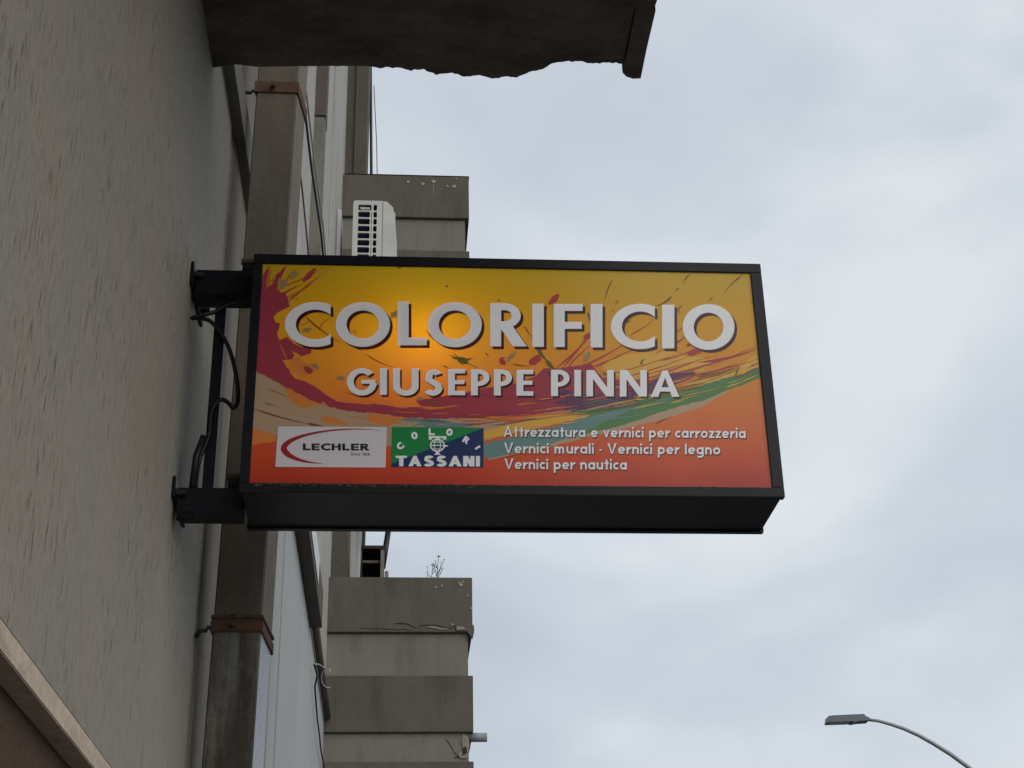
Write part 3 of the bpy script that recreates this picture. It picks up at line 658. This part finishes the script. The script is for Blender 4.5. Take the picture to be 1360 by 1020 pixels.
for mat_, cnt, u0, u1, o0, o1 in (('magenta', 22, .35, .98, 4, 22), ('yellow', 20, .42, .95, 8, 30), ('olive', 12, .5, .98, 2, 22), ('orange', 22, .15, .9, -10, 16), ('purple', 16, .45, .85, -12, 10), ('teal', 12, .5, .85, 18, 36), ('green', 12, .6, .98, 6, 26), ('crimson', 16, .3, .7, -14, 12), ('tan', 12, .2, .7, 12, 30)):
    fb = Ink(.0036)
    for _ in range(cnt):
        u = rs.uniform(u0, u1); off = rs.uniform(o0, o1); a = on_spine(u); b = on_spine(u+rs.uniform(.03, .10)); j = rs.uniform(-2, 2)
        taper(fb, a[0], a[1]+off, b[0], b[1]+off+j, rs.uniform(.6, 2.0), rs.uniform(-.03, .03))
    fb.build('brush_hair', mat_)['kind'] = 'stuff'
br = Ink(.0038)
for (a, b, c, d, w, bd) in ((814.5, 370, 803, 402, 1.8, .06), (917, 363, 908, 376, 2.2, .1), (902, 381, 897, 386, 2.2, 0), (893, 391, 871, 405, 3.0, -.1), (988, 363, 960, 391, 2.2, .05), (822, 397, 817, 404, 2, 0), (947, 394, 941, 399, 2, 0), (815, 410, 813, 413, 1.5, 0), (907, 403, 896, 416, 1.8, 0), (833, 428, 839, 423, 2.2, 0), (998, 399, 1002, 400, 1.5, 0), (911, 459, 924, 456, 1.6, 0), (528, 355, 536, 352, 2.5, 0), (680, 482, 704, 485, 1.8, .03),
                           (403, 417, 455, 456, 2.2, .03), (473, 461, 481, 464, 2.2, 0), (486, 469, 524, 487, 1.6, .05), (565, 437, 600, 463, 2, .07), (601, 467, 636, 487, 2, .06), (588, 484, 598, 489, 1.8, 0), (696, 431, 708, 449, 1.8, 0), (645, 467, 649, 472, 2, 0), (336, 541, 410, 562, 1.8, .02), (408, 561, 432, 566, 3, 0), (560, 557, 600, 560, 1.6, 0),
                           (783, 545, 860, 534, 1.4, .01), (660, 609, 700, 600, 1.2, 0), (870, 562, 892, 552, 2, 0), (355, 515, 384, 526, .9, 0), (350, 533, 372, 540, .7, 0), (600, 549, 680, 558, 1.2, 0), (650, 565, 740, 552, 1.0, 0), (642, 551, 676, 546, 1.0, 0), (700, 528, 760, 536, 1.0, 0), (610, 518, 690, 530, .9, 0), (455, 520, 500, 528, .8, 0)): taper(br, a, b, c, d, w, bd)
for (cx, cy, r) in ((593.5, 379, 1.6), (663, 398, 1.4), (395, 396, 1)): blob(br, cx, cy, r, r, 0)
br.build('paint_fleck', 'brownline')['kind'] = 'stuff'
ol = Ink(.0042)
for (a, b, c, d, w, bd) in ((714, 461, 727, 478, 5.5, .04), (725, 476, 742, 492, 5.5, .08), (727, 482, 734, 480, 2.5, 0), (610, 476, 628, 474, 5, .1), (600, 474, 622, 478, 2.5, 0), (596, 470, 636, 488, 1.8, 0), (565, 530, 590, 536, 3, .05), (765, 529, 800, 520, 3, 0), (781, 413, 784, 426, 3, 0), (800, 493, 816, 489, 3, .3), (853, 484, 858, 476, 3.4, -.3), (925, 499, 985, 486, 3, .03), (976, 498, 981, 483, 2.6, .1)): taper(ol, a, b, c, d, w, bd)
blob(ol, 615, 478, 7, 4.5, 20, .4, 3)
ol.build('paint_streak', 'olive')['kind'] = 'stuff'
hz = Ink(.0046)
for (cx, cy, rx, ry, an) in ((375, 375, 7, 8, 40), (390, 364, 4, 8, 60), (408, 437, 6, 3.5, -20), (523, 417, 5, 8, 40), (419, 485, 5, 4.5, 0), (430, 410, 6, 4, 0), (680, 472, 3, 12, 38), (780, 472, 7, 5.5, -40), (452, 501, 6, 3, 0), (558, 528, 4, 3, 0)): blob(hz, cx, cy, rx, ry*.8, an, 1.1, cy)
hz.build('brush_mark', 'haze_grey')['kind'] = 'stuff'

# ---------------------------------------------------------------- lettering
def ell(cx, cy, rx, ry, a0, a1, n=24): return [(cx+rx*math.cos(R(a0+(a1-a0)*i/n)), cy+ry*math.sin(R(a0+(a1-a0)*i/n))) for i in range(n+1)]
def glyph(ch, w, h, s):
    """pieces of a heavy geometric capital, y up, stroke s: ('p', polygon) or ('s', centre line, width)"""
    s2 = s*.92
    if ch == 'I': return [('p', [(0, 0), (w, 0), (w, h), (0, h)])]
    if ch == 'L': return [('p', [(0, 0), (w, 0), (w, s2), (s, s2), (s, h), (0, h)])]
    if ch == 'F': return [('p', [(0, 0), (s, 0), (s, h*.42), (w*.97, h*.42), (w*.97, h*.42+s2*.9), (s, h*.42+s2*.9), (s, h-s2*.9), (w, h-s2*.9), (w, h), (0, h)])]
    if ch == 'E': return [('p', [(0, 0), (w, 0), (w, s2*.9), (s, s2*.9), (s, h*.5-s2*.42), (w*.95, h*.5-s2*.42), (w*.95, h*.5+s2*.42), (s, h*.5+s2*.42), (s, h-s2*.9), (w, h-s2*.9), (w, h), (0, h)])]
    if ch == 'H': return [('p', [(0, 0), (s, 0), (s, h*.42), (w-s, h*.42), (w-s, 0), (w, 0), (w, h), (w-s, h), (w-s, h*.42+s2*.8), (s, h*.42+s2*.8), (s, h), (0, h)])]
    if ch == 'T': return [('p', [(w/2-s/2, 0), (w/2+s/2, 0), (w/2+s/2, h-s2*.85), (w, h-s2*.85), (w, h), (0, h), (0, h-s2*.85), (w/2-s/2, h-s2*.85)])]
    if ch == 'O': return [('c', ell(w/2, h/2, w/2-s/2, h/2-s2/2+h*.03, 0, 345, 47), s)]
    if ch in 'CG':
        full = w*(1.34 if ch == 'C' else 1.06); rx = full/2; ry = h/2+h*.03; cut = w-rx
        if ch == 'C':
            a0 = math.degrees(math.acos(cut/rx)); a1 = math.degrees(math.acos(min(1, cut/(rx-s))))
            return [('p', ell(rx, h/2, rx, ry, a0, 360-a0, 40)+ell(rx, h/2, rx-s, ry-s2, 360-a1, a1, 40))]
        return [('s', ell(rx, h/2, rx-s/2, ry-s2/2, 42, 356, 44), s), ('p', [(rx*.95, h/2-s*.38), (w, h/2-s*.38), (w, h/2+s*.38), (rx*.95, h/2+s*.38)])]
    if ch in 'PR':
        lo = h*.36 if ch == 'P' else h*.42; r = (h-lo)/2-s2*.45; cy = (h+lo)/2
        bw = w if ch == 'P' else w*.86
        path = [(s*.5, h-s2*.45), (bw-r-s*.5, h-s2*.45)]+ell(bw-r-s*.5, cy, r, r, 90, -90, 14)[1:-1]+[(bw-r-s*.5, lo+s2*.45), (s*.5, lo+s2*.45)]
        out = [('p', [(0, 0), (s, 0), (s, h), (0, h)]), ('s', path, s2*.9)]
        if ch == 'R': out.append(('p', [(w-s*1.28, 0), (w, 0), (s*1.9, lo+s*.5), (s*.7, lo+s*.5)]))
        return out
    if ch == 'U':
        r = w/2-s/2; return [('s', [(s/2, h), (s/2, r+s/2)]+ell(w/2, r+s/2-h*.03, r, r, 180, 360, 20)[1:-1]+[(w-s/2, r+s/2), (w-s/2, h)], s)]
    if ch == 'N': return [('p', [(0, 0), (s*.95, 0), (s*.95, h), (0, h)]), ('p', [(w-s*.95, 0), (w, 0), (w, h), (w-s*.95, h)]), ('p', [(0, h), (s*1.1, h), (w, 0), (w-s*1.1, 0)])]
    if ch == 'A': return [('p', [(0, 0), (s*1.08, 0), (w/2+s*.35, h), (w/2-s*.35, h)]), ('p', [(w-s*1.08, 0), (w, 0), (w/2+s*.35, h), (w/2-s*.35, h)]), ('p', [(w*.24, h*.2), (w*.76, h*.2), (w*.68, h*.2+s*.8), (w*.32, h*.2+s*.8)])]
    if ch == 'V': return [('p', [(0, h), (s*1.05, h), (w/2+s*.3, 0), (w/2-s*.35, 0)]), ('p', [(w-s*1.05, h), (w, h), (w/2+s*.35, 0), (w/2-s*.3, 0)])]
    if ch == 'S':
        r1 = h*.25-s*.27; cx = w/2; y1 = h*.75-s*.24+h*.03; y2 = h*.25+s*.24-h*.03
        rx = w/2-s/2
        p = ell(cx+w*.04, y1, rx*.80, (h*1.03-s/2-y1), 25, 180, 14)+[(cx-rx*.70, y1-r1*.62), (cx, h*.5), (cx+rx*.74, y2+r1*.62)]+ell(cx-w*.02, y2, rx, (y2+h*.03-s/2), 0, -152, 16)
        return [('s', p, s)]
    return []
def lower(ch, x, s):
    """x-height x, stroke s -> (advance, pieces)"""
    r = x/2-s/2; c = x/2; asc = x*1.5
    ring = lambda cx: ('c', ell(cx, c, r, r, 0, 345, 23), s)
    stem = lambda sx, a, b: ('p', [(sx, a), (sx+s, a), (sx+s, b), (sx, b)])
    if ch == 'a': return x*1.02, [ring(c), stem(x-s, 0, x)]
    if ch == 'o': return x, [ring(c)]
    if ch == 'c': return x*.78, [('s', ell(c, c, r, r, 52, 308, 18), s)]
    if ch == 'e': return x, [('s', ell(c, c, r, r, 0, 318, 20), s), stem2(s*.4, x-s*.3, c-s*.38, s*.76)]
    if ch == 'p': return x*1.02, [ring(c), stem(0, -x*.5, x)]
    if ch == 'g': return x*1.02, [ring(c), ('s', [(x-s/2, x), (x-s/2, -x*.08)]+ell(c, -x*.1, r, r*.72, 0, -150, 12), s)]
    if ch == 'r': return x*.62, [stem(0, 0, x), ('s', ell(x*.62, x*.42, x*.38, x*.44, 165, 78, 8), s*.95)]
    if ch == 'n': return x*.94, [stem(0, 0, x), ('s', ell(x*.47, x*.55, x*.47-s/2, x*.45-s/2, 180, 0, 12)+[(x*.94-s/2, 0)], s)]
    if ch == 'u': return x*.94, [stem(x*.94-s, 0, x), ('s', [(s/2, x)]+ell(x*.47, x*.45, x*.47-s/2, x*.45-s/2, 180, 360, 12), s)]
    if ch == 'm': return x*1.5, [stem(0, 0, x), ('s', ell(x*.42, x*.58, x*.42-s/2, x*.42-s/2, 180, 0, 10)+[(x*.84-s/2, 0)], s), ('s', ell(x*1.08-s/2, x*.58, x*.42-s/2, x*.42-s/2, 180, 0, 10)+[(x*1.5-s, 0)], s)]
    if ch == 'i': return s, [stem(0, 0, x), ('p', ell(s/2, x*1.33, s*.62, s*.62, 0, 345, 11))]
    if ch == 'l': return s, [stem(0, 0, asc)]
    if ch == 't': return x*.62, [stem(x*.2, 0, asc*.92), stem2(0, x*.62, x-s*.85, s*.85)]
    if ch == 'z': return x*.78, [stem2(0, x*.78, x-s*.85, s*.85), stem2(0, x*.78, 0, s*.85), ('p', [(0, s*.5), (s*1.3, s*.5), (x*.78, x-s*.5), (x*.78-s*1.3, x-s*.5)])]
    if ch == 'v': return x*.92, [('p', [(0, x), (s*1.1, x), (x*.46+s*.4, 0), (x*.46-s*.4, 0)]), ('p', [(x*.92-s*1.1, x), (x*.92, x), (x*.46+s*.4, 0), (x*.46-s*.4, 0)])]
    if ch == '-': return x*.3, [stem2(0, x*.28, x*.42, s*.9)]
    if ch == '1': return x*.5, [stem(x*.25, 0, asc*.93)]
    if ch in '85': return x*.8, [('c', ell(x*.4, x*.35, x*.4-s/2, x*.35-s*.3, 0, 345, 15), s), ('s', ell(x*.4, x*1.0, x*.36-s/2, x*.35-s*.3, 0, 359 if ch == '8' else 230, 12), s)]
    if ch in 'AV': w = x*1.32; return w, glyph(ch, w, asc, s*1.05)
    if ch == 'S': w = x*.95; return w, glyph('S', w, asc*.95, s)
    return x*.42, []
def stem2(x0, x1, y, t): return ('p', [(x0, y), (x1, y), (x1, y+t), (x0, y+t)])
def place(ink, pieces, ox, oy, dx=0, dy=0, fx=1., rot=0., slope=0., fy=1.):
    c, s = math.cos(rot), math.sin(rot)
    def T(p):
        x, y = p[0]*fx, p[1]*fy
        return (ox+dx+x*c+y*s, oy+dy-y*c+x*s+slope*x)
    for pc in pieces:
        if pc[0] == 'p': ink.poly([T(p) for p in pc[1]]); continue
        pts, w, closed = pc[1], pc[2], pc[0] == 'c'; n = len(pts); A = []; B = []
        for i in range(n):
            if closed: a, b = pts[i-1], pts[(i+1) % n]
            else: a, b = pts[max(i-1, 0)], pts[min(i+1, n-1)]
            ex, ey = b[0]-a[0], b[1]-a[1]; d = math.hypot(ex, ey) or 1
            A.append(T((pts[i][0]-ey/d*w/2, pts[i][1]+ex/d*w/2))); B.append(T((pts[i][0]+ey/d*w/2, pts[i][1]-ex/d*w/2)))
        ink.band(B, A, closed)
row1 = (('C', 378, 439, 401.5, 458), ('O', 445.5, 518, 402, 457.5), ('L', 528, 567, 399, 457.5), ('O', 568, 640, 402, 458), ('R', 651, 700, 401.5, 459), ('I', 707, 722.5, 402, 459.5), ('F', 735.5, 774, 402.5, 459.7), ('I', 784.5, 800.5, 402.5, 460.2), ('C', 811.5, 870, 404, 461), ('I', 879.5, 896, 403.5, 461.6), ('O', 907, 976, 405, 461.5))
row2 = (('G', 460.5, 498.5, 489, 523), ('I', 504.5, 514, 488, 523.3), ('U', 522, 556, 488, 523.5), ('S', 562.5, 588, 490, 523.5), ('E', 595, 618, 489, 523.8), ('P', 625.5, 651, 489.5, 524), ('P', 656, 681, 489.5, 524.2), ('E', 686, 708.5, 490, 524.5), ('P', 732, 757.5, 490, 525), ('I', 763, 772, 490.2, 525.2), ('N', 779, 815.5, 490.4, 525.4), ('N', 823.5, 859.5, 490.6, 525.6), ('A', 864.5, 903, 491, 526))
AN = .76
for row, st_, off in ((row1, 14.8, (3.7, 3.5)), (row2, 9.3, (2.4, 2.6))):
    for (ch, x0, x1, y0, y1) in row:
        ps = glyph(ch, x1-x0, (y1-y0)/AN, st_ if ch != 'I' else x1-x0)
        a = Ink(.0052); place(a, ps, x0, y1, fy=AN); lt = a.build('letter', 'letter_white')
        b = Ink(.0049); place(b, ps, x0, y1, *off, fy=AN); b.build('letter_shadow', 'shadow_maroon', lt)
def textline(txt, x0, x1, yb0, slope, xh, s, mat, lift, shadow=None, name='text_line', gap=.34):
    adv = 0; items = []
    for ch in txt:
        if ch == ' ': adv += xh*.62; continue
        w, ps = lower(ch, xh, s); items.append((adv, ps)); adv += w+s*gap*2
    adv -= s*gap*2; f = (x1-x0)/adv; out = []
    for m, dx, dy, lf in (((shadow, 1.1, 1.2, lift-.0003),) if shadow else ())+((mat, 0, 0, lift),):
        ik = Ink(lf)
        for a, ps in items: place(ik, ps, x0+a*f, yb0+slope*a*f, dx, dy, f)
        out.append(ik.build(name, m))
    if len(out) == 2: out[0].name = 'text_shadow'
    return out
textline('Attrezzatura e vernici per carrozzeria', 669, 991, 579, .0065, 9.4, 2.5, 'letter_white', .0052, 'shadow_maroon')
textline('Vernici murali - Vernici per legno', 669.5, 957, 601, .006, 9.4, 2.5, 'letter_white', .0052, 'shadow_maroon')
textline('Vernici per nautica', 670, 833, 622, .005, 9.4, 2.5, 'letter_white', .0052, 'shadow_maroon')

# white logo board
lb = Ink(.0049); lb.poly([(369, 565.3), (513.6, 566.3), (512, 620), (365.5, 619)]); lb.build('logo_board', 'board_white')
cs = Ink(.0053)
cl = [(507, 571.0), (490, 569.3), (470, 568.9), (450, 569.8), (430, 572), (412, 575.3), (397, 579.5), (385, 585), (378, 591), (377, 596), (381, 601.5), (388, 606), (398, 610), (410, 612.8), (420, 614), (429, 615)]
wv = [.3, .9, 1.5, 2.0, 2.5, 3.2, 4.2, 5.8, 7.6, 8.4, 7.6, 5.8, 4.0, 2.6, 1.3, .3]
def smooth(cl, wv, k=3):
    p, w_ = [], []
    for i in range(len(cl)-1):
        p0, p1, p2, p3 = cl[max(i-1, 0)], cl[i], cl[i+1], cl[min(i+2, len(cl)-1)]
        for j in range(k):
            t = j/k; q = []
            for d in (0, 1): q.append(.5*(2*p1[d]+(p2[d]-p0[d])*t+(2*p0[d]-5*p1[d]+4*p2[d]-p3[d])*t*t+(3*p1[d]-p0[d]-3*p2[d]+p3[d])*t**3))
            p.append(tuple(q)); w_.append(wv[i]+(wv[i+1]-wv[i])*t)
    p.append(cl[-1]); w_.append(wv[-1]); return p, w_
p_, w_ = smooth(cl, wv)
cs.strip(p_, lambda t: w_[min(len(w_)-1, round(t*(len(w_)-1)))]); cs.build('crescent', 'logo_red')
def capline(txt, x0, x1, yb, h, s, mat, lift, slope=.004, name='logo_lettering', ws=None):
    ws = [dict(I=.36, E=.86, L=.80, A=1.18, M=1.3).get(c, 1.0) for c in txt]; g = .13; tot = sum(ws)+g*(len(ws)-1); f = (x1-x0)/tot; x = x0; ik = Ink(lift)
    for c, w in zip(txt, ws):
        ps = glyph(c, w*f, h/.68, s if c != 'I' else w*f); place(ik, ps, x, yb+slope*(x-x0), fy=.68); x += (w+g)*f
    return ik.build(name, mat)
capline('LECHLER', 402, 491, 597.2, 9.2, 3.9, 'logo_black', .0053)
textline('Since 1858', 465, 491, 604, .004, 2.7, .62, 'logo_black', .0053, name='logo_small_print')
# green and blue logo board
lg = Ink(.0049); lg.poly([(520.8, 566), (642.5, 567.2), (642.3, 619.8), (519.6, 619)]); lg.build('logo_board', 'logo_green')
lu = Ink(.0051); lu.poly([(642.5, 567.2), (642.3, 619.8), (519.6, 619), (520, 615)]); lu.build('logo_triangle', 'logo_blue')
for ch, cx, cy, an in (('C', 531.5, 591.5, -42), ('O', 550.5, 577.5, -16), ('L', 573.5, 572.5, 0), ('O', 597, 573, 12), ('R', 619.5, 583.5, 32), ('I', 634.5, 593.5, 58)):
    w, h = (8.5, 9) if ch != 'I' else (2.8, 7.5); an = R(an)
    ik = Ink(.0054); ox = cx-(w/2*math.cos(an)+h/2*math.sin(an)); oy = cy-(-h/2*math.cos(an)+w/2*math.sin(an))
    place(ik, glyph(ch, w, h, 2.8), ox, oy, rot=an); ik.build('logo_letter', 'letter_white')
capline('TASSANI', 525.5, 637.5, 618.2, 14, 5.7, 'letter_white', .0054)
em = Ink(.0054)
em.poly([(569.5, 578), (593, 578.3), (593, 583), (589, 583), (588, 581), (584, 580.8), (584, 584), (579, 584), (579, 580.7), (574.5, 580.7), (573.5, 583), (569.5, 583)])
em.strip(ell(581, 590.5, 9, 8, 0, 345, 23), 1.6, True)
em.strip([(572, 590.5), (590, 590.8)], 1.1); em.strip([(574.5, 586), (587.5, 586.2)], .9); em.strip([(574.5, 595.3), (587.5, 595.3)], .9)
em.strip(ell(581, 590.5, 4.2, 7.6, 90, 270, 12), 1.0); em.strip(ell(581, 590.5, 4.2, 7.6, -90, 90, 12), 1.0)
em.poly([(589, 589.2), (596, 591.2), (589, 593.4)]); em.poly([(579.4, 598), (582.8, 598), (584, 601.5), (586, 603), (576, 603), (578.4, 601.5)])
em.build('globe_emblem', 'letter_white')

# ---- brackets carrying the sign
MB().box(-.598, FX0+.001, 3.895, 3.975, 3.805, 3.890).build('arm', 'blk', sg, bevel=.003)
MB().box(-.598, FX0+.001, 3.895, 3.975, 3.130, 3.205).build('arm', 'blk', sg, bevel=.002)
def plate(y0, y1, z0, z1, bolts):
    p = MB().box(WX+.001, WX+.010, y0, y1, z0, z1).build('wall_plate', 'blk', sg, bevel=.002)
    for (y, z) in bolts:
        MB().tube([(WX+.010, y, z), (WX+.036, y, z)], .009, 6).build('bolt', 'rubber', p)
plate(3.865, 4.13, 3.825, 3.90, ((3.885, 3.865), (4.07, 3.85)))
plate(3.86, 4.10, 3.165, 3.225, ((3.885, 3.185), (4.02, 3.18)))
MB().tube([(-.592, 3.90, 3.125), (-.575, 3.90, 3.118), (-.555, 3.90, 3.125)], .014, 10).build('weld', 'blk', sg)
MB().box(-.537, -.506, 3.915, 3.945, 3.2055, 3.8045).build('brace', 'blk', sg, bevel=.002)
for (z0, z1) in ((3.893, 3.930), (3.207, 3.245)):
    lug = MB().box(FX0-.042, FX0-.002, 3.90, 3.93, z0, z1-.008).build('lug', 'blk', sg, bevel=.004)
    MB().tube([(FX0-.048, 3.915, z1), (FX0-.012, 3.915, z1)], .010, 8).build('bolt_head', 'rust', lug)

# ---- black feed cable between wall and sign
def cat(pts, k=6):
    out = []
    for i in range(len(pts)-1):
        p0, p1, p2, p3 = [Vector(pts[j]) for j in (max(i-1, 0), i, i+1, min(i+2, len(pts)-1))]
        for j in range(k):
            t = j/k; out.append(.5*(2*p1+(p2-p0)*t+(2*p0-5*p1+4*p2-p3)*t*t+(3*p1-p0-3*p2+p3)*t**3))
    out.append(Vector(pts[-1])); return out
y = 3.905
tag(MB().tube(cat([(FX0+.01, y, 3.795), (-.455, y, 3.790), (-.50, y, 3.778), (-.535, y, 3.755), (-.57, y-.01, 3.738), (-.60, y, 3.733), (-.572, y, 3.733), (-.545, y, 3.722), (-.515, y, 3.685), (-.49, y, 3.64), (-.472, y, 3.585), (-.458, y, 3.52), (-.455, y, 3.47), (-.466, y, 3.449), (-.480, y, 3.465), (-.498, y, 3.475), (-.514, y, 3.462), (-.525, y, 3.43), (-.528, y, 3.36), (-.548, y, 3.29), (-.552, y, 3.206)]), .0062, 8).build('feed_cable', 'rubber', smooth=True), 'looping black feed cable between the wall and the left edge of the sign', 'cable')
tag(MB().tube([(-.560, 3.90, 3.206), (-.556, 3.90, 3.30), (-.540, 3.90, 3.36)], .010, 8).build('cable_sleeve', 'rubber', smooth=True), 'short black sleeve over the cable just above the lower sign arm', 'sleeve')
